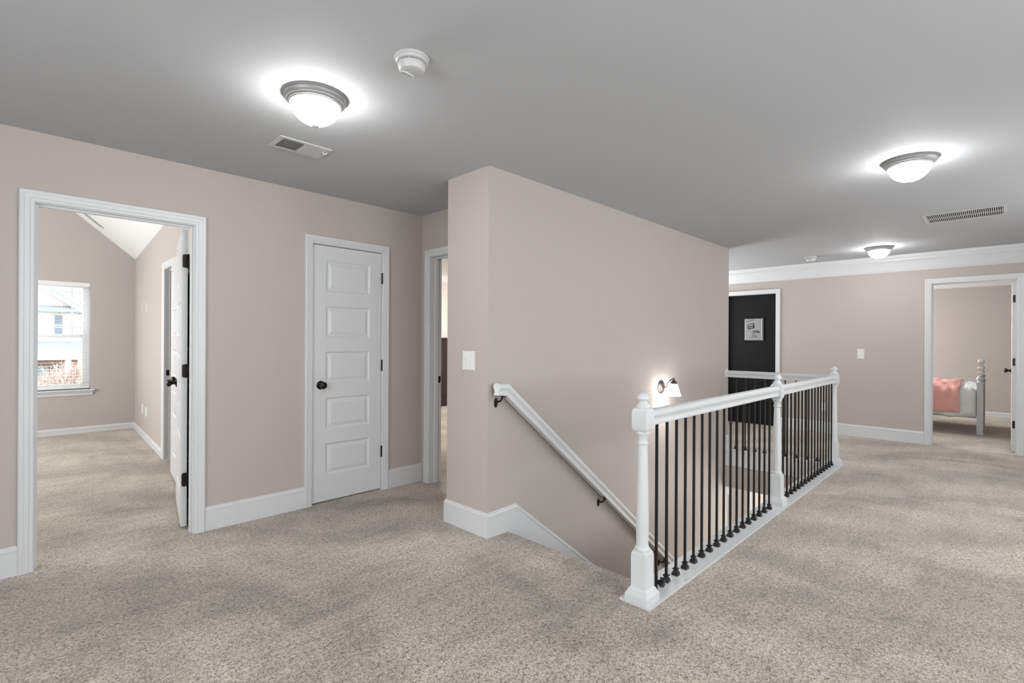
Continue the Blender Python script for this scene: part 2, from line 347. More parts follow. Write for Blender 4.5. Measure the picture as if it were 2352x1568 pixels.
baseboard('baseboard_far', (XF, 0.719, 0), (XF, 2.411, 0), (-1, 0, 0), label='white baseboard along the far wall')
baseboard('baseboard_far_right', (XF, -1.7, 0), (XF, -0.179, 0), (-1, 0, 0), label='white baseboard right of the far bedroom doorway')
baseboard('baseboard_far_left', (XF, 3.299, 0), (XF, 4.6, 0), (-1, 0, 0), label='white baseboard left of the black door')
baseboard('baseboard_landing', (6.10, YS, 0.0), (XE, YS, 0.0), (0, -1, 0), m1=1, label='short white baseboard where the stair wall ends')
baseboard('baseboard_landing_end', (XE, YS, 0.0), (XE, YS+0.12, 0.0), (1, 0, 0), m0=-1, label='white baseboard round the stair wall end')
baseboard('baseboard_bedroom_window', (-2.4, YW, 0), (1.28, YW, 0), (0, -1, 0), h=0.085, label='white baseboard under the bedroom window')
bm = BM(); rings(bm, [[(wx(y)-a, y, b) for a, b in base_prof(0.085)] for y in (6.484, YW)])
o = link('baseboard_bedroom_right', bm, M['trim'], smooth=False); tag(o, 'white baseboard on the bedroom right wall', 'baseboard', kind='structure')
baseboard('baseboard_guest', (12.24, -1.7, 0), (12.24, 3.3, 0), (-1, 0, 0), h=0.085, label='white baseboard behind the bed')
# raked skirt on the stair wall: level piece then sloping
S = 0.772
bm = BM(); t = 0.015
xk0, xk1, xend = XK, 2.47, 6.0
low0 = -0.005
up_ = [(XK-0.0148, 0.160), (xk1, 0.168), (xend, 0.168-S*(xend-xk1))]
lo_ = [(XK-0.0148, -0.02), (2.40, -0.02), (xend, -0.02-S*(xend-2.40))]
def strip(bm, top, bot, y0, y1):
    for i in range(len(top)-1):
        ngon_prism(bm, [bot[i], bot[i+1], top[i+1], top[i]], fY, y0, y1)
top1 = [(a, b-0.034) for a, b in up_]
strip(bm, top1, lo_, YS-t, YS)
for i in range(2):
    (xa, za), (xb, zb) = up_[i], up_[i+1]
    prof = [(0, -0.034), (0.012, -0.034), (0.012, -0.031), (0.0165, -0.029), (0.0165, -0.020), (0.009, -0.012), (0.008, -0.003), (0.005, 0), (0, 0)]
    rings(bm, [[(xx+(-a+0.0148 if (i == 0 and kk == 0) else 0), YS-a, zz+b) for a, b in prof] for kk, (xx, zz) in enumerate(((xa, za), (xb, zb)))])
o = link('trim_3', bm, M['trim'], smooth=False); tag(o, 'white skirt board stepping down beside the stairs', 'skirt board', kind='structure')
# fascia under the landing and along the well
FP = [(0, 0), (0.012, 0), (0.012, -0.018), (0.004, -0.022), (0.004, -0.160), (0.012, -0.166), (0.014, -0.178), (0.006, -0.190), (0, -0.190)]
bm = BM(); rings(bm, [[(6.085-a, y, b) for a, b in FP] for y in (1.35, YS)]); box(bm, 6.0855, 6.087, 1.36, YS, -0.18, -0.026)
o = link('trim_4', bm, M['trim'], smooth=False); tag(o, 'white fascia board under the landing balusters', 'fascia', kind='structure')
bm = BM(); rings(bm, [[(xx, 1.351+a, b) for a, b in FP] for xx in (2.40, 6.07)])
o = link('trim_5', bm, M['trim'], smooth=False); tag(o, 'white fascia board along the near side of the stairwell', 'fascia', kind='structure')
# wall under landing
wall('wall_under_landing', fX, 1.35, YS, -0.45, -0.026, 6.088, 6.20, label='beige soffit face below the landing fascia')

# crown on far wall
CR = [(0, 2.234), (0.010, 2.234), (0.012, 2.246), (0.020, 2.252), (0.028, 2.275), (0.042, 2.31), (0.060, 2.345), (0.078, 2.37), (0.084, 2.374), (0.084, 2.392), (0.092, 2.398), (0.105, 2.425), (0.108, 2.44), (0, 2.44)]
bm = BM(); rings(bm, [[(XF-a, y, b) for a, b in CR] for y in (-1.7, 4.6)])
o = link('trim_6', bm, M['trim'], angle=25); tag(o, 'white crown moulding along the far wall', 'crown moulding', kind='structure')
bm = BM(); rings(bm, [[(12.24-a, y, b+0.08) for a, b in CR[:-2]+[(0.09, 2.36), (0, 2.36)]] for y in (-1.7, 3.3)])
o = link('trim_7', bm, M['trim'], angle=25); tag(o, 'white crown moulding in the far bedroom', 'crown moulding', kind='structure')

# casings and jambs
CP = [(0.0, 0.0), (0.0, 0.010), (0.004, 0.013), (0.018, 0.0135), (0.020, 0.017), (0.040, 0.0185), (0.044, 0.021), (0.058, 0.022), (0.063, 0.018), (0.065, 0.0)]
def casing(bm, u0, u1, ztop, f, k=1.0):
    """f(u, z, out)"""
    loops = [[f(u0-a*k, 0.0, b) for a, b in CP], [f(u0-a*k, ztop+a*k, b) for a, b in CP], [f(u1+a*k, ztop+a*k, b) for a, b in CP], [f(u1+a*k, 0.0, b) for a, b in CP]]
    rings(bm, loops)
def jamb(bm, u0, u1, zt, f, w0, w1, stop=(0.04, 0.075)):
    """boards lining the opening, with a stop strip"""
    def b(ua, ub, za, zb, wa, wb):
        v = [bm.verts.new(f(u, z, -q)) for q in (wa, wb) for z in (za, zb) for u in (ua, ub)]
        for g in ((0, 2, 3, 1), (4, 5, 7, 6), (0, 1, 5, 4), (2, 6, 7, 3), (0, 4, 6, 2), (1, 3, 7, 5)): bm.faces.new([v[i] for i in g])
    t = 0.015
    b(u0-t, u0, 0, zt+t, w0, w1); b(u1, u1+t, 0, zt+t, w0, w1); b(u0, u1, zt, zt+t, w0, w1)
    s0, s1 = stop
    b(u0, u0+0.011, 0, zt, s0, s1); b(u1-0.011, u1, 0, zt, s0, s1); b(u0+0.011, u1-0.011, zt-0.011, zt, s0, s1)
TN = [8]
def frame(u0, u1, zt, f, label, depth=0.12, back=True, stop=(0.04, 0.075), k=1.0):
    bm = BM(); casing(bm, u0-0.004, u1+0.004, zt+0.004, f, k); jamb(bm, u0, u1, zt, f, -0.001, depth+0.001, stop)
    if back: casing(bm, u0-0.004, u1+0.004, zt+0.004, lambda u, z, q: f(u, z, -depth-q), k)
    o = link('trim_%d' % TN[0], bm, M['trim'], smooth=False); TN[0] += 1
    return tag(o, label, 'door frame', kind='structure')
fL = lambda u, z, q: (u, YL-q, z)
fC = lambda u, z, q: (XC-q, u, z)
fF = lambda u, z, q: (XF-q, u, z)
frame(0.10, 0.86, DH, fL, 'white casing around the open bedroom doorway', depth=0.10, stop=(0.03, 0.062))
frame(1.66, 2.265, DH, fL, 'white casing around the narrow closet door', back=False, stop=(0.045, 0.07), k=0.92)
fr3 = frame(2.945, 3.69, DH, fC, 'white casing of the corner doorway beside the wall end', stop=(0.05, 0.085))
frame(-0.11, 0.65, DH, fF, 'white casing around the far bedroom doorway')
frame(2.48, 3.23, DH, fF, 'white casing around the black door', stop=(0.085, 0.118))
fB = lambda u, z, q: (wx(u)-q, u, z)
frame(CY0, CY1, DH, fB, 'white casing of the bedroom closet doorway', back=False)

# ------------------------------------------------------------------ doors
def door_slab(bm, wd, ht, th, T, panels):
    """local: x 0..wd, y 0..th, z 0..ht, both faces panelled"""
    st = 0.108; zs = [0.0]
    for a, b in panels: zs += [a, b]
    zs += [ht]; xs = [0, st, wd-st, wd]
    steps = [(0.0, 0.0), (0.010, 0.008), (0.020, 0.009), (0.045, 0.002)]
    for face, yy, sg in ((0, 0.0, 1), (1, th, -1)):
        grid = {}
        def V(i, j):
            if (i, j) not in grid: grid[(i, j)] = bm.verts.new(T @ Vector((xs[i], yy, zs[j])))
            return grid[(i, j)]
        for i in range(3):
            for j in range(len(zs)-1):
                q = [V(i, j), V(i+1, j), V(i+1, j+1), V(i, j+1)]
                if i == 1 and j % 2 == 1:
                    prev = q
                    for ins, dp in steps[1:]:
                        c = [(xs[1]+ins, zs[j]+ins), (xs[2]-ins, zs[j]+ins), (xs[2]-ins, zs[j+1]-ins), (xs[1]+ins, zs[j+1]-ins)]
                        nw = [bm.verts.new(T @ Vector((cx, yy+sg*dp, cz))) for cx, cz in c]
                        for k in range(4): bm.faces.new((prev[k], prev[(k+1) % 4], nw[(k+1) % 4], nw[k]))
                        prev = nw
                    bm.faces.new(prev)
                else: bm.faces.new(q)
        if face == 0: g0 = dict(grid)
    nz = len(zs)-1
    def side(a, b): bm.faces.new((g0[a], g0[b], grid[b], grid[a]))
    for j in range(nz): side((0, j), (0, j+1)); side((3, j), (3, j+1))
    for i in range(3): side((i, 0), (i+1, 0)); side((i, nz), (i+1, nz))
P5 = [(0.205, 0.455), (0.57, 0.82), (0.935, 1.185), (1.30, 1.55), (1.665, 1.915)]
def knob(parent, T, material, both=None, lever=False):
    """T maps local (x right, y out of door, z up) to world, origin on door face"""
    R = Matrix.Rotation(-PI/2, 4, 'X')   # lathe z -> y
    bm = BM(); lathe(bm, [(0.0, 0.0), (0.033, 0.0), (0.034, 0.003), (0.030, 0.007), (0.020, 0.009), (0.014, 0.010), (0.012, 0.028), (0.018, 0.034), (0.026, 0.042), (0.029, 0.050), (0.027, 0.060), (0.018, 0.067), (0.0, 0.069)], T=T @ R, n=28)
    return link('knob', bm, material, parent, loc=T.translation)
def hinge(parent, x, y, z, du, dv, material, leaf=0.030, h=0.09, T=None, kr=0.006):
    """rounded hinge leaf lying in plane spanned by du (from pin) and z; pin at x,y"""
    bm = BM(); du = Vector(du).normalized(); dv = Vector(dv).normalized(); r = 0.012; o = Vector((x, y, z))
    pts = [(0, -h/2), (leaf-r, -h/2)] + [(leaf-r+r*math.sin(a), -h/2+r-r*math.cos(a)) for a in (PI/6, PI/3, PI/2)] + \
          [(leaf-r+r*math.cos(a), h/2-r+r*math.sin(a)) for a in (0, PI/6, PI/3, PI/2)] + [(0, h/2)]
    lo = [o + du*a + Vector((0, 0, b)) for a, b in pts]; hi = [p + dv*0.0025 for p in lo]
    a = [bm.verts.new(p) for p in lo]; b = [bm.verts.new(p) for p in hi]
    bm.faces.new(a); bm.faces.new(list(reversed(b)))
    for i in range(len(a)): j = (i+1) % len(a); bm.faces.new((a[i], a[j], b[j], b[i]))
    lathe(bm, [(0, -h/2-0.004), (kr*0.7, -h/2-0.003), (kr, -h/2), (kr, h/2), (kr*0.7, h/2+0.003), (0, h/2+0.004)], c=o, n=12)
    return link('hinge', bm, material, parent, loc=o)
HZ = (0.333, 1.075, 1.825)
# closed closet door in the long wall
d = thing('door_2', (1.66, YL+0.008, 0.012), 'narrow closed white five panel closet door with a dark round knob', 'door', kind='structure')
T = Matrix.Translation((1.663, YL+0.008, 0.012)); bm = BM(); door_slab(bm, 0.599, 2.028, 0.035, T, P5)
link('door_slab', bm, M['trim'], d, loc=(1.66, YL+0.008, 0.012), smooth=False)
T = Matrix.Translation((1.728, YL+0.008, 0.935)) @ Matrix.Rotation(PI, 4, 'Z'); knob(d, T, M['bronze'])
for zz in HZ: hinge(d, 2.266, YL-0.003, zz, (0, 1, 0), (1, 0, 0), M['bronze'], leaf=0.014, kr=0.008)
# open bedroom door, seen nearly edge on
def leaf_door(name, hx, hy, ang, wd, label, thick_side, knobs, hz=HZ, material='trim'):
    """hinge at hx,hy; leaf runs along ang; thickness to the left of travel if thick_side=+1"""
    d = thing(name, (hx, hy, 0.012), label, 'door', kind='structure')
    T = Matrix.Translation((hx, hy, 0.012)) @ Matrix.Rotation(ang, 4, 'Z')
    if thick_side < 0: T = T @ Matrix.Translation((0, -0.035, 0))
    bm = BM(); door_slab(bm, wd, 2.028, 0.035, T, P5); link('door_slab', bm, M[material], d, loc=(hx, hy, 0.012), smooth=False)
    for s in knobs:
        kk = T @ Matrix.Translation((wd-0.065, 0.035 if s > 0 else 0.0, 0.935)) @ (Matrix.Identity(4) if s > 0 else Matrix.Rotation(PI, 4, 'Z'))
        knob(d, kk, M['bronze'])
    return d, T
a1 = math.atan2(0.74, 0.120)
d1, T1 = leaf_door('door_1', 0.823, 3.985, a1, 0.745, 'white bedroom door standing open, seen almost edge on', -1, (1, -1))
for zz in HZ:
    hinge(d1, 0.860, 3.972, zz, (-1, 0, 0), (0, 1, 0), M['bronze'], leaf=0.034, h=0.092)
a3 = math.atan2(-0.72, -0.068)
d3, T3 = leaf_door('door_3', 1.092, 5.70, a3, 0.78, 'white closet door folded back against the bedroom wall', 1, (-1,))
# strike plates
bm = BM(); box(bm, wx(CY1)+0.012, wx(CY1)+0.052, CY1-0.003, CY1-0.0005, 0.90, 0.96)
o = link('strike_plate', bm, M['bronze'], bevel=0.001); tag(o, 'black strike plate on the bedroom closet jamb', 'strike plate')
bm = BM(); box(bm, XC+0.085, XC+0.118, 3.687, 3.6895, 0.905, 0.965)
o = link('strike_plate', bm, M['bronze'], bevel=0.001); tag(o, 'small dark strike plate on the corner doorway jamb', 'strike plate')
# black closed door with framed print
d = thing('door_4', (XF+0.075, 3.23, 0.012), 'flat black door at the far end, behind the landing railing', 'door', kind='structure')
link('door_slab', B(XF+0.075, XF+0.11, 2.482, 3.228, 0.002, DH-0.002), M['black'], d, loc=(XF+0.075, 3.23, 0.012), bevel=0.002)
# right bedroom door
d5, T5 = leaf_door('door_5', 8.375, -0.072, 0.0, 0.745, 'white far bedroom door standing open at the right edge', -1, (1, -1))
for zz in HZ: hinge(d5, 8.368, -0.108, zz, (0, 1, 0), (-1, 0, 0), M['bronze'], leaf=0.030)

# framed print
px, y0, y1, z0, z1 = XF+0.0745, 2.668, 2.985, 1.303, 1.690
p = thing('framed_print', (px, (y0+y1)/2, z0), 'small black framed film print hanging on the black door', 'picture')
bm = BM()
fr = [(0, 0), (0, 0.018), (0.006, 0.022), (0.016, 0.020), (0.024, 0.010), (0.024, 0)]
rings(bm, [[(px-b, yy+sy*a, zz+sz*a) for a, b in fr] for yy, zz, sy, sz in ((y0, z0, 1, 1), (y1, z0, -1, 1), (y1, z1, -1, -1), (y0, z1, 1, -1))], close=True)
link('frame', bm, M['blackframe'], p, loc=(px, (y0+y1)/2, z0), smooth=False)
link('mat_board', B(px-0.006, px-0.0005, y0+0.02, y1-0.02, z0+0.02, z1-0.02), M['matte'], p, loc=(px, (y0+y1)/2, z0))
pr = link('print', B(px-0.0075, px-0.006, y0+0.042, y1-0.042, z0+0.026, z1-0.026), M['paper'], p, loc=(px, (y0+y1)/2, z0))
bm = BM()
def PP(u, v):   # print coords u 0..1 left-right as seen, v 0..1 up
    return Vector((px-0.009, y1-0.024-u*(y1-y0-0.048), z0+0.024+v*(z1-z0-0.048)))
def quad(bm, a, b, c, e):
    q = [PP(*s) for s in (a, b, c, e)]; v = [bm.verts.new(s) for s in q]+[bm.verts.new(s+Vector((0.0012, 0, 0))) for s in q]
    bm.faces.new(v[:4]); bm.faces.new(v[7:3:-1])
    for i in range(4): bm.faces.new((v[i], v[(i+1) % 4], v[4+(i+1) % 4], v[4+i]))
quad(bm, (0.20, 0.50), (0.57, 0.56), (0.55, 0.60), (0.20, 0.54)); quad(bm, (0.50, 0.56), (0.57, 0.56), (0.54, 0.80), (0.49, 0.78))
quad(bm, (0.20, 0.53), (0.25, 0.54), (0.22, 0.70), (0.17, 0.70)); quad(bm, (0.25, 0.61), (0.50, 0.64), (0.50, 0.69), (0.25, 0.66))
quad(bm, (0.22, 0.57), (0.50, 0.60), (0.50, 0.615), (0.22, 0.585))
for i in range(5):
    a = 0.18+i*0.075; quad(bm, (a, 0.71+i*0.012), (a+0.045, 0.716+i*0.012), (a+0.075, 0.77+i*0.012), (a+0.04, 0.766+i*0.012))
    quad(bm, (a+0.01, 0.83+i*0.024), (a+0.045, 0.84+i*0.024), (a+0.01, 0.875+i*0.024), (a-0.025, 0.865+i*0.024))
for seg in ([(0.45, 0.30), (0.55, 0.34), (0.70, 0.37), (0.86, 0.345)], [(0.42, 0.26), (0.44, 0.235), (0.60, 0.22), (0.70, 0.19)], [(0.36, 0.13), (0.48, 0.15), (0.60, 0.145), (0.70, 0.155)], [(0.45, 0.42), (0.60, 0.44), (0.75, 0.43), (0.85, 0.40)], [(0.48, 0.37), (0.60, 0.40), (0.74, 0.40), (0.84, 0.37)]):
    for (a, b), (c, e) in zip(seg, seg[1:]): quad(bm, (a, b-0.012), (c, e-0.012), (c, e+0.014), (a, b+0.014))
link('print_figure', bm, M['ink'], pr, loc=(px, (y0+y1)/2, z0), smooth=False)

# ------------------------------------------------------------------ stair railing
RY, RX = 1.275, 6.15
r = thing('stair_railing', (2.22, RY, 0.0), 'white stair railing with black iron balusters around the stairwell', 'railing')
bm = BM()
box(bm, 2.152, 6.235, 1.197, 1.362, 0.0005, 0.012); box(bm, 6.070, 6.235, 1.362, YS, 0.0005, 0.012)
link('base_board', bm, M['trim'], r, loc=(2.22, RY, 0.0), smooth=False)
def newel(x, y):
    bm = BM(); c = (x, y, 0.012)
    square(bm, [(0.062, 0), (0.062, 0.030), (0.058, 0.036), (0.052, 0.046), (0.047, 0.058), (0.0415, 0.063), (0.040, 0.066), (0.040, 0.222), (0.0375, 0.233), (0.030, 0.246), (0.028, 0.250)], c)
    lathe(bm, [(0.028, 0.235), (0.037, 0.244), (0.0385, 0.250), (0.037, 0.257), (0.031, 0.262), (0.0295, 0.275), (0.031, 0.32), (0.0305, 0.42), (0.0275, 0.58), (0.0235, 0.72), (0.022, 0.765), (0.026, 0.770), (0.0275, 0.775), (0.026, 0.781), (0.022, 0.784), (0.0225, 0.795), (0.026, 0.812), (0.032, 0.819), (0.0345, 0.825), (0.032, 0.832), (0.026, 0.838), (0.026, 0.85)], c=c, n=32)
    square(bm, [(0.030, 0.833), (0.034, 0.838), (0.038, 0.848), (0.040, 0.858), (0.040, 0.928), (0.038, 0.938), (0.034, 0.946), (0.029, 0.950)], c)
    lathe(bm, [(0.029, 0.945), (0.0335, 0.953), (0.034, 0.960), (0.030, 0.966), (0.023, 0.972), (0.0195, 0.982), (0.023, 0.990), (0.032, 0.993), (0.0335, 0.997), (0.031, 1.006), (0.025, 1.016), (0.015, 1.024), (0.006, 1.028), (0, 1.0285)], c=c, n=32)
    return link('newel_post', bm, M['trim'], r, loc=(x, y, 0.012), angle=40)
for nx in (2.22, 4.285, RX): newel(nx, RY)
_hp = [(0.022, 0.0), (0.024, 0.003), (0.024, 0.010), (0.021, 0.013), (0.0190, 0.018), (0.0190, 0.026), (0.0215, 0.034), (0.0255, 0.040), (0.030, 0.046), (0.032, 0.054), (0.031, 0.063), (0.026, 0.071), (0.015, 0.077)]
RP0 = _hp + [(0, 0.080)] + [(-a, b) for a, b in reversed(_hp)]
RZ = 0.870
for xa, xb in ((2.258, 4.247), (4.323, RX-0.038)):
    bm = BM(); sweep(bm, RP0, [((xx, RY, RZ), (0, 1, 0), (0, 0, 1)) for xx in (xa, xb)]); link('handrail', bm, M['trim'], r, loc=(xa, RY, RZ), angle=30)
bm = BM(); sweep(bm, RP0, [((RX, yy, RZ), (1, 0, 0), (0, 0, 1)) for yy in (RY+0.038, YS-0.014)]); link('handrail', bm, M['trim'], r, loc=(RX, RY, RZ), angle=30)
bm = BM(); lathe(bm, [(0, 0), (0.052, 0), (0.052, 0.004), (0.046, 0.010), (0.034, 0.014), (0, 0.014)], T=Matrix.Translation((RX, YS, RZ+0.045)) @ Matrix.Rotation(PI/2, 4, 'X') @ Matrix.Diagonal((1, 1.1, 1, 1)), n=32)
link('rosette', bm, M['trim'], r, loc=(RX, YS, RZ+0.045))
bm = BM(); s = 0.006
square(bm, [(s, 0.0), (s, RZ-0.012+0.002)], (0, 0, 0)); bal = link('baluster_mesh', bm, M['iron'], None, bevel=0.0015).data
bm = BM(); square(bm, [(0.017, 0), (0.017, 0.010), (0.015, 0.013), (0.015, 0.018), (0.011, 0.022), (0.009, 0.028), (0.013, 0.031), (0.0135, 0.037), (0.009, 0.038)], (0, 0, 0)); shoe = link('shoe_mesh', bm, M['iron'], None, smooth=False).data
for nme in ('baluster_mesh', 'shoe_mesh'): bpy.data.objects.remove(bpy.data.objects[nme])
bal.name = 'baluster'; shoe.name = 'shoe'
spots = [(2.360+0.1091*i, RY) for i in range(17)] + [(4.440+0.1065*i, RY) for i in range(16)] + [(RX, 1.425+0.1075*i) for i in range(9)]
for i, (bx, by) in enumerate(spots):
    ob = shared('baluster', bal, r, (bx, by, 0.012)); sh = shared('shoe', shoe, ob, (bx, by, 0.012))
    if i == 0:
        sh.location = (0.016, -0.012, 0.018); sh.rotation_euler = (0.45, 0.35, 0.0)

# ------------------------------------------------------------------ wall handrail with brackets
hr = thing('wall_handrail', (2.24, YS, 0.93), 'white sloping handrail on dark brackets along the stair wall', 'handrail')
HY = 2.338
A = [Vector((2.222, HY, 0.937)), Vector((2.292, HY, 0.932)), Vector((5.55, HY, 0.932-0.797*(5.55-2.292)))]
sl = (A[2]-A[1]).normalized(); up2 = Vector((0.797, 0, 1)).normalized()
n0 = Vector((0.05, 0, 1)).normalized(); bis = (n0+up2).normalized(); bis = bis / bis.dot(n0)
bm = BM(); sweep(bm, RP0, [(A[0], (0, 1, 0), n0), (A[1], (0, 1, 0), bis), (A[2], (0, 1, 0), up2)])
link('rail', bm, M['trim'], hr, loc=(2.24, YS, 0.93), angle=28)
for bx in (2.275, 3.459, 4.492):
    rz = (0.932-0.797*(bx-2.292)) if bx > 2.3 else 0.933
    zc = rz - 0.032
    bm = BM(); R = Matrix.Translation((bx, YS, zc-0.022)) @ Matrix.Rotation(PI/2, 4, 'X') @ Matrix.Diagonal((0.62, 1.35, 1, 1))
    lathe(bm, [(0, 0), (0.024, 0), (0.024, 0.004), (0.018, 0.008), (0, 0.009)], T=R, n=20)
    tube(bm, [(bx, YS-0.004, zc-0.012), (bx, YS-0.028, zc-0.012), (bx, YS-0.048, zc-0.004), (bx, HY+0.002, zc+0.012), (bx, HY, rz-0.002)], [0.009, 0.007, 0.006, 0.006, 0.008], n=10)
    c = Vector((bx, HY, rz-0.002)); dd = sl if bx > 2.3 else Vector((1, 0, -0.35)).normalized(); q = Vector((0, 1, 0)); nn = dd.cross(q)
    loops = [[c + dd*u + q*v - nn*k*0 + Vector((0, 0, k)) for u, v in ((-0.024, -0.008), (0.024, -0.008), (0.024, 0.008), (-0.024, 0.008))] for k in (-0.005, 0.0)]
    rings(bm, loops); link('bracket', bm, M['bracket'], hr, loc=(bx, YS, zc))

# ------------------------------------------------------------------ ceiling lights
def ceiling_light(x, y, label):
    t = thing('ceiling_light', (x, y, H), label, 'ceiling light', 'flush dome ceiling lights')
    c = (x, y, H)
    bm = BM(); lathe(bm, [(0.10, -0.0005), (0.142, -0.0005), (0.1445, -0.003), (0.144, -0.007), (0.139, -0.009), (0.139, -0.013), (0.134, -0.023), (0.126, -0.030), (0.120, -0.033), (0.120, -0.037), (0.116, -0.039), (0.115, -0.042), (0.111, -0.044), (0.105, -0.041), (0.095, -0.030)], c=c, n=64)
    link('canopy', bm, M['nickel'], t, loc=c, angle=30)
    bm = BM(); R0, D = 0.1085, 0.094
    prof = [(R0*math.cos(a), -0.038-D*math.sin(a)) for a in [i*PI/2/16 for i in range(16)]] + [(0.0, -0.038-D)]
    lathe(bm, prof, c=c, n=64); link('glass_dome', bm, M['opal'], t, loc=c, angle=60)
    bm = BM(); lathe(bm, [(0, -0.126), (0.019, -0.1275), (0.0205, -0.131), (0.017, -0.138), (0.010, -0.144), (0, -0.146)], c=c, n=24); link('finial', bm, M['matte'], t, loc=c)
ceiling_light(1.015, 2.322, 'lit dome ceiling light nearest the smoke detector, at left')
ceiling_light(3.98, 0.425, 'lit dome ceiling light over the hall carpet right of the railing')
ceiling_light(7.35, 1.07, 'lit dome ceiling light in front of the crown moulding, smallest in view')

H0 = H; H = -0.2805
ceiling_light(7.25, 1.95, 'added dome ceiling light of the downstairs hall, unseen below the landing')  # unseen lamp added to brighten the lower hall and stair wall
H = H0
# ------------------------------------------------------------------ smoke detectors
def smoke(x, y, label, rot=0.0):
    t = thing('smoke_detector', (x, y, H), label, 'smoke detector', 'round white smoke detectors'); c = (x, y, H)
    bm = BM(); lathe(bm, [(0.0, 0), (0.068, 0), (0.070, -0.004), (0.069, -0.010), (0.064, -0.012), (0.064, -0.018), (0.061, -0.022), (0.054, -0.024), (0, -0.024)], c=c, n=48); link('base_ring', bm, M['ceil_plastic'], t, loc=c)
    bm = BM(); lathe(bm, [(0, -0.0235), (0.049, -0.0235), (0.049, -0.0285), (0, -0.0275)], c=c, n=48); link('slot_shade', bm, M['dark'], t, loc=c)  # dark disc stands for shade in the gap under the cover
    bm = BM(); lathe(bm, [(0, -0.0285), (0.055, -0.0285), (0.056, -0.032), (0.053, -0.046), (0.047, -0.056), (0.036, -0.060), (0, -0.061)], c=c, n=48)
    for k in range(8):
        a = 2*PI*k/8; box(bm, 0.050, 0.0555, -0.0015, 0.0015, -0.030, -0.022, T=Matrix.Translation(c) @ Matrix.Rotation(a, 4, 'Z'))
    bd = link('cover', bm, M['ceil_plastic'], t, loc=c)
    Tm = Matrix.Translation((x-0.006, y+0.023, H-0.0575)) @ Matrix.Rotation(rot, 4, 'Z') @ Matrix.Rotation(0.22, 4, 'Y')
    bm = BM(); lathe(bm, [(0, 0.004), (0.036, 0.004), (0.037, -0.003), (0.035, -0.0055), (0.032, -0.0055), (0.0315, -0.004), (0, -0.004)], T=Tm @ Matrix.Diagonal((0.45, 0.95, 1, 1)), n=36); bz = link('label_panel', bm, M['ceil_plastic'], t, loc=c)
    bm = BM()
    for i in range(7):
        for j in (-1, 0, 1):
            if (i+j) % 4 != 3: box(bm, -0.003+j*0.006-0.0018, -0.003+j*0.006+0.0022, -0.022+i*0.006, -0.018+i*0.006, -0.0046, -0.0038, T=Tm)
    link('fine_print', bm, M['label'], bz, loc=c, smooth=False)
smoke(1.148, 1.718, 'round white smoke detector beside the left ceiling light', -1.45)
smoke(7.54, 1.84, 'round white smoke detector near the crown moulding, far off', -1.45)

# ------------------------------------------------------------------ ceiling vents
def vent(cx, cy, L_, Wd, T, label, nslat, split, screws=True, face=M['ceil_plastic'], group='white ceiling air vents'):
    """local x long axis, y short, z up; ceiling plane at z=0, body hangs below"""
    org = T.translation
    t = thing('ceiling_vent', org, label, 'air vent', group)
    hx, hy, m1 = L_/2, Wd/2, 0.028
    bm = BM(); cells(bm, [-hx, -hx+m1, hx-m1, hx], [-hy, -hy+m1, hy-m1, hy], -0.006, -0.0006, lambda i, j: not (i == 1 and j == 1), lambda u, v, w_: T @ Vector((u, v, w_)))
    link('frame', bm, face, t, loc=org, bevel=0.002)
    link('duct_shade', B(-hx+m1, hx-m1, -hy+m1, hy-m1, -0.0012, -0.0004, T=T), M['dark'], t, loc=org)  # flat dark sheet painted as the shade inside the vent
    bm = BM(); n = nslat; x0, x1 = -hx+m1, hx-m1
    for i in range(n):
        xx = x0+(x1-x0)*(i+0.5)/n; ang = (0.75 if split and i >= n//2 else -0.75) if split else 0.35
        Tr = T @ Matrix.Translation((xx, 0, -0.0045)) @ Matrix.Rotation(ang, 4, 'Y'); wd = (x1-x0)/n*(0.40 if split else 0.20)
        box(bm, -wd, wd, -hy+m1, hy-m1, -0.0006, 0.0006, T=Tr)
    if split: box(bm, -0.005, 0.005, -hy+m1, hy-m1, -0.006, -0.002, T=T)
    else: box(bm, x0, x1, -0.003, 0.003, -0.0075, -0.002, T=T)
    if split:
        for k in range(1, 6): yy = -hy+m1+(Wd-2*m1)*k/6; box(bm, x0, 0, yy-0.001, yy+0.001, -0.003, -0.0015, T=T)
    link('louvre', bm, face, t, loc=org, smooth=False)
    if screws:
        for s in (-1, 1):
            bm = BM(); lathe(bm, [(0, -0.0075), (0.003, -0.0075), (0.0042, -0.006), (0.0042, -0.005), (0, -0.005)], T=T @ Matrix.Translation((s*(hx-0.013), 0, 0)), n=12)
            link('screw', bm, face, t, loc=org)
    return t
v1 = vent(0, 0, 0.305, 0.20, Matrix.Translation((1.217, 2.987, H)), 'white two-way ceiling vent behind the left ceiling light', 22, True)
bm = BM(); tube(bm, [(1.335, 2.95, H-0.006), (1.338, 2.945, H-0.018), (1.348, 2.935, H-0.020), (1.356, 2.935, H-0.012)], 0.0025, n=8); link('lever', bm, M['plate'], v1, loc=(1.335, 2.95, H))
vent(0, 0, 0.555, 0.42, Matrix.Translation((5.985, 0.255, H)) @ Matrix.Rotation(PI/2, 4, 'Z'), 'long white return air grille with dark slots at far right', 38, False)
sa = math.atan(0.852)
vent(0, 0, 0.29, 0.13, Matrix.Translation((0.775, 8.66, 2.45+0.852*(1.284-0.775))) @ Matrix.Rotation(-(PI/2-0) , 4, 'Z') @ Matrix.Rotation(PI/2, 4, 'Z') @ Matrix.Rotation(sa, 4, 'Y'), 'small white vent on the sloped bedroom ceiling', 10, False, screws=False)

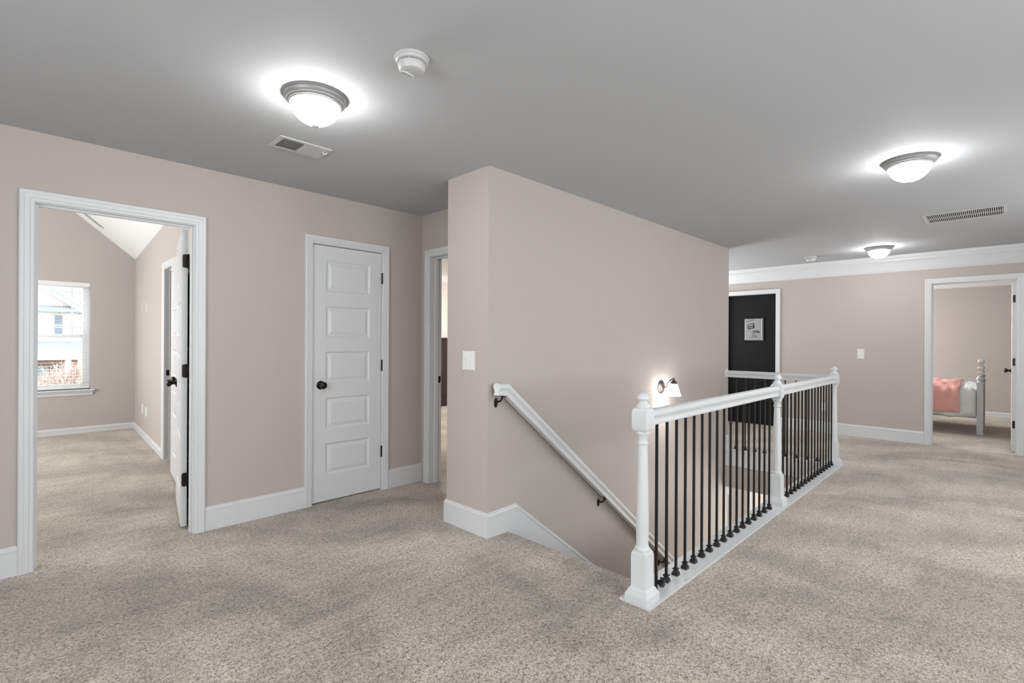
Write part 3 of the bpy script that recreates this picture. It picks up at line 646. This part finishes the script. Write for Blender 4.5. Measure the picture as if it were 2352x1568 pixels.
# ------------------------------------------------------------------ switch plates
def plate(T, wd, ht, gangs, label, material='plate', cat='light switch', group=None, nm='light_switch', toggles=True):
    org = T.translation; t = thing(nm, org, label, cat, group)
    bm = BM(); rings(bm, [[T @ Vector((sx*(wd/2-i), -d_, sz*(ht/2-i))) for sx, sz in ((-1, -1), (1, -1), (1, 1), (-1, 1))] for i, d_ in ((0, 0.0), (0, 0.003), (0.003, 0.0065))])
    link('cover_plate', bm, M[material], t, loc=org, smooth=False)
    for g in range(gangs):
        gx = (g-(gangs-1)/2)*0.046
        if toggles:
            up_ = 1 if g == 0 else -1
            bm = BM(); box(bm, -0.0055, 0.0055, -0.0085, -0.006, -0.012, 0.012, T=T @ Matrix.Translation((gx, 0, 0)))
            box(bm, -0.0035, 0.0035, -0.013, 0.0, -0.004, 0.004, T=T @ Matrix.Translation((gx, -0.006, 0.004*up_)) @ Matrix.Rotation(-0.5*up_, 4, 'X'))
            link('toggle', bm, M['plate'], t, loc=org, bevel=0.0008)
        for sz in (-1, 1):
            bm = BM(); lathe(bm, [(0, 0), (0.0024, 0), (0.0024, 0.0008), (0, 0.0008)], T=T @ Matrix.Translation((gx, -0.0064, sz*0.030)) @ Matrix.Rotation(PI/2, 4, 'X'), n=12)
            link('screw', bm, M['label'], t, loc=org)
RXm = Matrix.Rotation(-PI/2, 4, 'Z')
plate(Matrix.Translation((XK, 2.592, 1.156)) @ RXm, 0.125, 0.130, 2, 'ivory double toggle switch on the projecting wall end')
plate(Matrix.Translation((XF, 1.394, 1.142)) @ RXm, 0.082, 0.135, 1, 'white single toggle switch on the far wall')
plate(Matrix.Translation((XF, 3.19, -1.13)) @ RXm, 0.080, 0.120, 1, 'downstairs light switch glimpsed between the balusters')
plate(Matrix.Translation((XF, 1.84, 0.37)) @ RXm, 0.075, 0.118, 1, 'white outlet plate low on the far wall behind the balusters', cat='outlet', nm='wall_outlet', toggles=False)
for yy, zz, lb in ((8.16, 1.70, 'upper beige cover plate on the bedroom wall, nearer the corner'), (7.80, 1.70, 'upper beige cover plate on the bedroom wall, nearer the closet'), (8.14, 0.37, 'lower cover plate on the bedroom wall, nearer the corner'), (7.80, 0.36, 'lower cover plate on the bedroom wall, nearer the closet')):
    plate(Matrix.Translation((wx(yy), yy, zz)) @ RXm, 0.075, 0.118, 1, lb, 'plate_beige' if zz > 1 else 'plate', 'cover plate', 'bedroom wall plates', 'wall_plate', False)

# ------------------------------------------------------------------ sconce
sx, sz = 4.52, 0.848
s = thing('wall_sconce', (sx, YS, sz), 'lit pewter wall sconce with a white glass shade over the stairs', 'wall lamp')
bm = BM(); lathe(bm, [(0, 0), (0.064, 0), (0.067, 0.004), (0.062, 0.009), (0.050, 0.012), (0.046, 0.017), (0.030, 0.020), (0.012, 0.022), (0, 0.022)], T=Matrix.Translation((sx, YS, sz)) @ Matrix.Rotation(PI/2, 4, 'X'), n=40); link('backplate', bm, M['pewter'], s, loc=(sx, YS, sz))
SY = YS-0.135
bm = BM(); ap = [(sx+0.0, YS-0.02, sz)]
for i in range(15):
    u = i/14; yy = YS-0.02-0.115*u; e = 3*u*u-2*u*u*u; ap.append((sx, yy, sz-0.006+0.092*e + 0.010*math.sin(PI*u)*(-1 if u < 0.5 else 0.6)))
tube(bm, ap, 0.0055, n=10); lathe(bm, [(0, 0.012), (0.007, 0.010), (0.008, 0.0), (0.006, -0.008), (0.006, -0.014)], c=(sx, SY, sz+0.088), n=16); link('arm', bm, M['pewter'], s, loc=(sx, YS, sz))
bm = BM(); lathe(bm, [(0.006, 0.0), (0.012, -0.005), (0.022, -0.018), (0.0335, -0.033), (0.0345, -0.039), (0.030, -0.0395), (0.0, -0.030)], c=(sx, SY, sz+0.078), n=32); link('shade_cap', bm, M['pewter'], s, loc=(sx, SY, sz))
bm = BM(); lathe(bm, [(0.031, -0.036), (0.036, -0.055), (0.050, -0.100), (0.064, -0.150), (0.065, -0.156), (0.061, -0.152), (0.046, -0.10), (0.030, -0.05), (0.02, -0.037)], c=(sx, SY, sz+0.078), n=40)
bmesh.ops.delete(bm, geom=[f for f in bm.faces if len(f.verts) > 4], context='FACES_ONLY')
link('glass_shade', bm, M['sconce_glass'], s, loc=(sx, SY, sz))
bm = BM(); lathe(bm, [(0, -0.055), (0.010, -0.058), (0.018, -0.075), (0.020, -0.090), (0.016, -0.104), (0.008, -0.111), (0, -0.113)], c=(sx, SY, sz+0.078), n=20); link('bulb', bm, M['bulb'], s, loc=(sx, SY, sz))

# ------------------------------------------------------------------ bedroom window and blind
wn = thing('window_1', ((WX0+WX1)/2, YW+0.08, WZ0), 'white double hung bedroom window with a grid in the upper sash', 'window', kind='structure')
loc = (0, YW+0.08, WZ0)
def member(name, boxes, parent, material='vinyl', bev=0.003):
    bm = BM()
    for b in boxes: box(bm, *b)
    return link(name, bm, M[material], parent, loc=W[parent.name], bevel=bev)
f0, f1 = YW+0.075, YW+0.135
member('window_frame', [(WX0, WX0+0.035, f0, f1, WZ0, WZ1), (WX1-0.035, WX1, f0, f1, WZ0, WZ1), (WX0+0.035, WX1-0.035, f0, f1, WZ1-0.035, WZ1), (WX0+0.035, WX1-0.035, f0, f1, WZ0, WZ0+0.03)], wn)
a, b = WX0+0.035, WX1-0.035; zm = 1.33
us_ = member('upper_sash', [(a, a+0.035, f0+0.03, f1-0.005, zm-0.01, WZ1-0.035), (b-0.035, b, f0+0.03, f1-0.005, zm-0.01, WZ1-0.035), (a+0.035, b-0.035, f0+0.03, f1-0.005, WZ1-0.07, WZ1-0.035), (a+0.035, b-0.035, f0+0.03, f1-0.005, zm-0.01, zm+0.025)], wn)
member('muntin', [(b-0.155, b-0.139, f0+0.038, f0+0.048, zm+0.025, WZ1-0.07), (a+0.139, a+0.155, f0+0.038, f0+0.048, zm+0.025, WZ1-0.07), (a+0.035, a+0.139, f0+0.038, f0+0.048, 1.44, 1.456), (a+0.155, b-0.155, f0+0.038, f0+0.048, 1.44, 1.456), (b-0.139, b-0.035, f0+0.038, f0+0.048, 1.44, 1.456), (a+0.035, a+0.139, f0+0.038, f0+0.048, 1.922, 1.938), (a+0.155, b-0.155, f0+0.038, f0+0.048, 1.922, 1.938), (b-0.139, b-0.035, f0+0.038, f0+0.048, 1.922, 1.938)], us_, bev=0.001)
member('glass_pane', [(a+0.03, b-0.03, f0+0.041, f0+0.045, zm+0.02, WZ1-0.065)], us_, 'glass', 0)
ls = member('lower_sash', [(a, a+0.045, f0, f0+0.029, WZ0+0.03, zm+0.02), (b-0.045, b, f0, f0+0.029, WZ0+0.03, zm+0.02), (a+0.045, b-0.045, f0, f0+0.029, zm-0.025, zm+0.02), (a+0.045, b-0.045, f0, f0+0.029, WZ0+0.03, WZ0+0.075)], wn)
member('glass_pane', [(a+0.04, b-0.04, f0+0.012, f0+0.016, WZ0+0.07, zm-0.02)], ls, 'glass', 0)
bm = BM(); rings(bm, [[(xx, YW-q, WZ0+zq) for q, zq in ((-0.075, -0.022), (0.045, -0.022), (0.050, -0.012), (0.045, 0.0), (-0.075, 0.0))] for xx in (WX0-0.04, WX1+0.045)])
rings(bm, [[(xx, YW-q, WZ0+zq) for q, zq in ((0, -0.085), (0.010, -0.085), (0.016, -0.075), (0.018, -0.055), (0.03, -0.035), (0.036, -0.022), (0, -0.022))] for xx in (WX0-0.025, WX1+0.03)])
link('sill', bm, M['trim'], wn, loc=W[wn.name], smooth=False)
bl = thing('window_blind', ((WX0+WX1)/2, YW+0.035, WZ1), 'white horizontal slat blind hanging in the bedroom window, slats open', 'blind')
member('headrail', [(WX0+0.004, WX1-0.002, YW-0.004, YW+0.062, WZ1-0.058, WZ1-0.002)], bl)
bm = BM(); zz = WZ1-0.085
while zz > WZ0+0.06:
    box(bm, WX0+0.010, WX1-0.008, YW+0.012, YW+0.058, zz-0.0012, zz+0.0012); zz -= 0.044
link('slats', bm, M['vinyl'], bl, loc=W[bl.name], smooth=False)
member('bottom_rail', [(WX0+0.010, WX1-0.008, YW+0.012, YW+0.058, WZ0+0.010, WZ0+0.034)], bl)
for lx in (WX0+0.12, WX1-0.29, WX1-0.10):
    bm = BM()
    for yy in (YW+0.011, YW+0.059): tube(bm, [(lx, yy, WZ0+0.02), (lx, yy, WZ1-0.05)], 0.0012, n=6)
    link('ladder_cord', bm, M['vinyl'], bl, loc=W[bl.name])
# added windows for the fill lights, all out of view: plain frames with glass
def plain_window(name, f, u0, u1, z0, z1, w0, w1, label):
    t = thing(name, f((u0+u1)/2, z0, (w0+w1)/2), label, 'window', kind='structure'); bm = BM(); k = 0.05
    cells(bm, [u0, u0+k, (u0+u1)/2-k/2, (u0+u1)/2+k/2, u1-k, u1], [z0, z0+k, z1-k, z1], w0, w1, lambda i, j: not (i in (1, 3) and j == 1), f); link('window_frame', bm, M['vinyl'], t, loc=W[t.name], smooth=False)
    bm = BM(); cells(bm, [u0+k/2, u1-k/2], [z0+k/2, z1-k/2], (w0+w1)/2-0.002, (w0+w1)/2+0.002, lambda i, j: True, f); link('glass_pane', bm, M['glass'], t, loc=W[t.name], smooth=False)
plain_window('window_2', fY, 0.05, 2.35, 0.7, 2.2, -1.80, -1.74, 'added unseen hall window behind the camera, left one')
plain_window('window_3', fY, 3.75, 6.05, 0.7, 2.2, -1.80, -1.74, 'added unseen hall window behind the camera, right one')
plain_window('window_4', fX, -0.2, 2.0, 0.7, 2.2, -2.10, -2.04, 'added unseen window in the end wall of the hall')
plain_window('window_5', fX, 5.5, 7.7, 0.8, 2.2, -2.50, -2.44, 'added unseen window in the bedroom left wall')

plain_window('window_6', fY, 6.45, 7.95, 0.65, 1.95, 4.63, 4.69, 'added unseen window at the end of the passage behind the stair wall')
# ------------------------------------------------------------------ black shelf behind bedroom door
x0, x1, y0, y1 = 0.985, 1.145, 4.20, 4.85
bk = thing('shelf_unit', ((x0+x1)/2, (y0+y1)/2, 0), 'black shelf unit showing in the gap behind the bedroom door', 'shelf')
bm = BM(); box(bm, x0, x1, y0, y0+0.018, 0, 1.82); box(bm, x0, x1, y1-0.018, y1, 0, 1.82); box(bm, x1-0.008, x1, y0+0.018, y1-0.018, 0, 1.82)
link('case', bm, M['blackframe'], bk, loc=W[bk.name], bevel=0.002)
for k in range(7):
    z = 0.03+k*0.295; link('shelf', B(x0+0.002, x1-0.008, y0+0.018, y1-0.018, z, z+0.016), M['blackframe'], bk, loc=W[bk.name])

# ------------------------------------------------------------------ bed
BX0, BX1, BY0, BY1 = 9.655, 10.70, 0.235, 2.30
bd = thing('bed', ((BX0+BX1)/2, (BY0+BY1)/2, 0), 'white wooden bed in the far bedroom with a stepped scroll footboard', 'bed'); L0 = W[bd.name]
def post(x, y, top):
    bm = BM(); square(bm, [(0.034, 0), (0.034, top-0.02), (0.036, top-0.018), (0.042, top-0.008), (0.042, top), (0.030, top+0.004)], (x, y, 0))
    lathe(bm, [(0.026, 0), (0.034, 0.012), (0.030, 0.020), (0.024, 0.026), (0.038, 0.042), (0.042, 0.058), (0.036, 0.074), (0.022, 0.084), (0.03, 0.094), (0.018, 0.104), (0, 0.106)], c=(x, y, top), n=24)
    link('post', bm, M['white_bed'], bd, loc=L0, angle=40)
PXA, PXB = 9.69, 10.70
for x in (PXA, PXB): post(x, BY0, 0.735)
for x in (PXA, PXB): post(x, BY1, 1.05)
bm = BM(); cx = (PXA+PXB)/2; pts = [(PXA+0.03, 0.26), (PXB-0.03, 0.26)]
hs = [(0.0, 0.80), (0.07, 0.80), (0.08, 0.845), (0.20, 0.855), (0.22, 0.90), (0.34, 0.925), (0.36, 0.99), (0.475, 1.03)]
Lh = [(PXA+0.03+a, b) for a, b in hs]; Rh = [(PXB-0.03-a, b) for a, b in reversed(hs)]
ngon_prism(bm, pts[:1]+pts[1:2]+list(reversed(Rh and [(a, b) for a, b in Lh+Rh])), fY, BY0-0.018, BY0+0.018)
for (xa, za), (xb, zb) in zip(Lh+Rh, (Lh+Rh)[1:]):
    if abs(xb-xa) > 0.03: rings(bm, [[(xx, BY0+a_, zz_+b_) for a_, b_ in ((-0.030, 0), (0.030, 0), (0.034, 0.015), (0.024, 0.03), (-0.024, 0.03), (-0.034, 0.015))] for xx, zz_ in ((xa, za), (xb, zb))])
link('footboard', bm, M['white_bed'], bd, loc=L0, smooth=False)
link('headboard', B(PXA+0.03, PXB-0.03, BY1-0.018, BY1+0.018, 0.3, 1.2), M['white_bed'], bd, loc=L0, bevel=0.006)
for x in (PXA, PXB): link('side_rail', B(x-0.012, x+0.012, BY0+0.034, BY1-0.034, 0.26, 0.38), M['white_bed'], bd, loc=L0, bevel=0.004)
link('mattress', B(PXA+0.02, PXB-0.02, BY0+0.04, BY1-0.05, 0.36, 0.58), mat('mattress_cloth', (0.7, 0.7, 0.7), 0.9), bd, loc=L0, bevel=0.03)
# comforter: closed puffy shell over top and both sides
def quilt(p_, y): return max(noise.fractal(Vector((p_.x*7, y*9, p_.z*7+3.1)), 0.8, 2.0, 4)*0.030 + 0.035*noise.noise(Vector((p_.x*2.7, y*2.7, p_.z*2.7+1.4))), -0.028)
def drape(name, y0, y1, ny, low, material, thick, over=False, endpuff=True):
    """path across the bed (x,z) from low on the near side over the top to low on the far side"""
    prof = []
    xa, xb, zt = PXA-0.045, PXB+0.045, 0.625
    prof += [(xa-0.015, low+(zt-0.06-low)*k/9) for k in range(10)]
    prof += [(xa+0.05*(1-math.cos(t_))-0.015*math.cos(t_), zt-0.06+0.06*math.sin(t_)) for t_ in [PI/2*k/5 for k in range(1, 6)]]
    m_ = 16; xs0, xs1 = xa+0.05, xb-0.05
    prof += [(xs0+(xs1-xs0)*k/m_, zt+0.035*math.sin(PI*k/m_)) for k in range(1, m_)]
    prof += [(xb-0.05*(1-math.cos(t_))+0.015*math.cos(t_), zt-0.06+0.06*math.sin(t_)) for t_ in [PI/2*k/5 for k in range(5, 0, -1)]]
    prof += [(xb+0.015, low+(zt-0.06-low)*k/9) for k in range(9, -1, -1)]
    P = [Vector((a_, 0, b_)) for a_, b_ in prof]; bm = BM(); outer = []; inner = []
    for j in range(ny+1):
        y = y0+(y1-y0)*j/ny; e = min((j+0.0)/ny, 1-j/ny)*(y1-y0); ro = 1.0 if not endpuff else min(1, e/0.05)**0.5
        la, lb = [], []
        for i, p_ in enumerate(P):
            tn = (P[min(i+1, len(P)-1)]-P[max(i-1, 0)]).normalized(); nn = Vector((-tn.z, 0, tn.x))
            q = Vector((p_.x*8, y*8, p_.z*8)); h_ = quilt(p_, y); cd = 0.035 + h_ + 0.018
            edge = min(i, len(P)-1-i); he = min(1, edge/2.0+0.35)
            base_ = Vector((p_.x, y, p_.z))
            if over:
                la.append(base_ + nn*(cd+thick)); lb.append(base_ + nn*cd)
            else:
                la.append(base_ + nn*((thick+h_)*ro*he + (0.03*abs(noise.noise(q*0.55)) if edge < 12 and y < 0.42 else 0)) + Vector((0, 0, (noise.noise(q*0.9)*0.055*(4-edge)/4 if edge < 4 else 0)))); lb.append(base_)
        outer.append([bm.verts.new(v) for v in la]); inner.append([bm.verts.new(v) for v in lb])
    nI = len(P)
    for j in range(ny):
        for i in range(nI-1):
            bm.faces.new((outer[j][i], outer[j][i+1], outer[j+1][i+1], outer[j+1][i])); bm.faces.new((inner[j][i], inner[j+1][i], inner[j+1][i+1], inner[j][i+1]))
        bm.faces.new((outer[j][0], outer[j+1][0], inner[j+1][0], inner[j][0])); bm.faces.new((outer[j][-1], inner[j][-1], inner[j+1][-1], outer[j+1][-1]))
    for i in range(nI-1):
        bm.faces.new((outer[0][i], inner[0][i], inner[0][i+1], outer[0][i+1])); bm.faces.new((outer[-1][i], outer[-1][i+1], inner[-1][i+1], inner[-1][i]))
    return link(name, bm, material, None, loc=((PXA+PXB)/2, (y0+y1)/2, low), angle=180)
cm = mat('white_comforter_cloth', (0.78, 0.80, 0.80), 0.9, bump=(22, 0.6, 0.02))
o = drape('comforter', 0.274, 2.2, 80, 0.235, cm, 0.035); tag(o, 'puffy white comforter hanging over the side of the bed', 'comforter')
tm = mat('pink_chenille', (0.78, 0.41, 0.36), 0.9)
nt = tm.node_tree; tc = nt.nodes.new('ShaderNodeTexCoord'); wv = nt.nodes.new('ShaderNodeTexVoronoi'); wv.inputs['Scale'].default_value = 80
bp = nt.nodes.new('ShaderNodeBump'); bp.inputs['Strength'].default_value = 0.5; bp.inputs['Distance'].default_value = 0.004
nt.links.new(tc.outputs['Object'], wv.inputs['Vector']); nt.links.new(wv.outputs['Distance'], bp.inputs['Height']); nt.links.new(bp.outputs['Normal'], nt.nodes['Principled BSDF'].inputs['Normal'])
o = drape('throw_blanket', 0.445, 1.35, 36, 0.30, tm, 0.012, over=True); tag(o, 'textured pink throw blanket folded over the white bed', 'blanket')

# ------------------------------------------------------------------ downstairs doorway
bm = BM(); casing(bm, 2.635, 2.815, -1.0+2.75, lambda u, z, q: (XF-q, u, z-2.75), 0.4); o = link('trim_%d' % TN[0], bm, M['trim'], smooth=False); tag(o, 'white casing of the downstairs doorway', 'door frame', kind='structure'); TN[0] += 1

# ------------------------------------------------------------------ outside the bedroom window
sid = mat('white_lap_siding', (0.80, 0.79, 0.74), 0.7); nt = sid.node_tree
tc = nt.nodes.new('ShaderNodeTexCoord'); wv = nt.nodes.new('ShaderNodeTexWave'); wv.bands_direction = 'Z'; wv.wave_profile = 'SAW'; wv.inputs['Scale'].default_value = 2.2
bp = nt.nodes.new('ShaderNodeBump'); bp.inputs['Strength'].default_value = 0.6; bp.inputs['Distance'].default_value = 0.05
nt.links.new(tc.outputs['Object'], wv.inputs['Vector']); nt.links.new(wv.outputs['Fac'], bp.inputs['Height']); nt.links.new(bp.outputs['Normal'], nt.nodes['Principled BSDF'].inputs['Normal'])
shg = mat('grey_blue_shingles', (0.30, 0.35, 0.42), 0.9, bump=(6, 0.8, 0.05)); brk = mat('brown_brick', (0.40, 0.29, 0.26), 0.9, bump=(8, 0.8, 0.05))
wht = mat('white_exterior_trim', (0.85, 0.85, 0.85), 0.6); pane = mat('exterior_window_glass', (0.16, 0.20, 0.26), 0.2); lbl = mat('pale_blue_garage_paint', (0.48, 0.60, 0.66), 0.6)
G = -3.0
gr = link('floor_lawn', B(-40, 60, 14, 90, G-0.2, G), mat('dry_lawn', (0.38, 0.33, 0.22), 0.95, bump=(3, 0.8, 0.1)), smooth=False); tag(gr, 'pale dry lawn outside', 'ground', kind='structure')
hs_ = thing('neighbour_house', (-2, 45, G), 'pale sided house across the yard seen through the bedroom window', 'house'); HL = W[hs_.name]
gx = -4.0; gz = 4.98+0.757*(1.32-gx)
bm = BM(); ngon_prism(bm, [(-12, G), (3.30, G), (3.30, 3.25), (gx, 3.25+0.757*(3.30-gx)), (-12, 3.1)], fY, 45, 55); link('wall', bm, sid, hs_, loc=HL, smooth=False)
bm = BM(); rings(bm, [[(xx, yy, 4.98+0.757*(1.32-xx)+dz) for xx, dz in ((gx, 0), (3.75, 0), (3.75, 0.12), (gx, 0.12))] for yy in (44.5, 55)]); rings(bm, [[(xx, yy, zz) for xx, zz in ((gx, gz), (-12.4, 2.7), (-12.4, 2.82), (gx, gz+0.12))] for yy in (44.5, 55)]); link('roof', bm, shg, hs_, loc=HL, smooth=False)
bm = BM(); ngon_prism(bm, [(gx, gz-0.02), (gx, gz-0.32), (3.70, 4.98+0.757*(1.32-3.70)-0.32), (3.70, 4.98+0.757*(1.32-3.70)-0.02)], fY, 44.42, 44.50); link('rake_board', bm, wht, hs_, loc=HL, smooth=False)
bm = BM(); rings(bm, [[(xx, yy, zz) for yy, zz in ((45, 3.50), (44.0, 3.15), (44.0, 3.05), (45, 3.05))] for xx in (-10, 3.30)]); link('pent_roof', bm, shg, hs_, loc=HL, smooth=False)
bm = BM(); rings(bm, [[(xx, yy, zz) for yy, zz in ((45, 1.15), (42.0, 0.20), (42.0, 0.05), (45, 0.05))] for xx in (-10, 3.9)]); link('porch_roof', bm, shg, hs_, loc=HL, smooth=False)
link('gutter', B(-10, 3.9, 41.9, 42.0, -0.02, 0.24), wht, hs_, loc=HL)
link('brick_wall', B(-10, 3.25, 44.9, 45, G, 0.0), brk, hs_, loc=HL)
link('column', B(2.46, 2.76, 42.1, 42.4, G, -0.02), wht, hs_, loc=HL)
for xa, xb, za, zb in ((2.09, 2.50, 1.55, 2.86), (0.2, 1.1, 1.55, 2.75), (1.95, 2.33, -1.4, -0.55)):
    f_ = link('window', B(xa-0.06, xb+0.06, 44.86, 44.95, za-0.06, zb+0.06), wht, hs_, loc=HL); link('pane', B(xa, xb, 44.83, 44.86, za, zb), pane, f_, loc=HL); link('pane', B(xa, xb, 44.82, 44.83, (za+zb)/2-0.03, (za+zb)/2+0.03), wht, f_, loc=HL)
link('garage_door', B(-1.2, 1.78, 44.84, 44.9, G, -0.55), lbl, hs_, loc=HL)
bm = BM()
tw = mat('bare_pinkish_twigs', (0.62, 0.50, 0.44), 0.9)
for k in range(420):
    bx, by = random.uniform(0.9, 4.2), random.uniform(38.6, 40.2); p0 = Vector((bx*0.9+0.25, by, G)); h_ = random.uniform(1.4, 2.9)*(0.6+0.4*min(1, (bx-0.4)/1.6))
    p1 = p0+Vector((random.uniform(-.25, .25), random.uniform(-.2, .2), h_*0.55)); p2 = p1+Vector((random.uniform(-.35, .35), random.uniform(-.2, .2), h_*0.45))
    tube(bm, [p0, p1, p2], [0.03, 0.022, 0.012], n=4)
    for q in range(3):
        s_ = p1.lerp(p2, random.random()); tube(bm, [s_, s_+Vector((random.uniform(-.35, .35), random.uniform(-.2, .2), random.uniform(.1, .45)))], [0.016, 0.008], n=4)
o = link('bare_shrub', bm, tw, None, loc=(2.5, 39.4, G), smooth=False); tag(o, 'bare pinkish brown shrub in front of the neighbouring house', 'shrub')
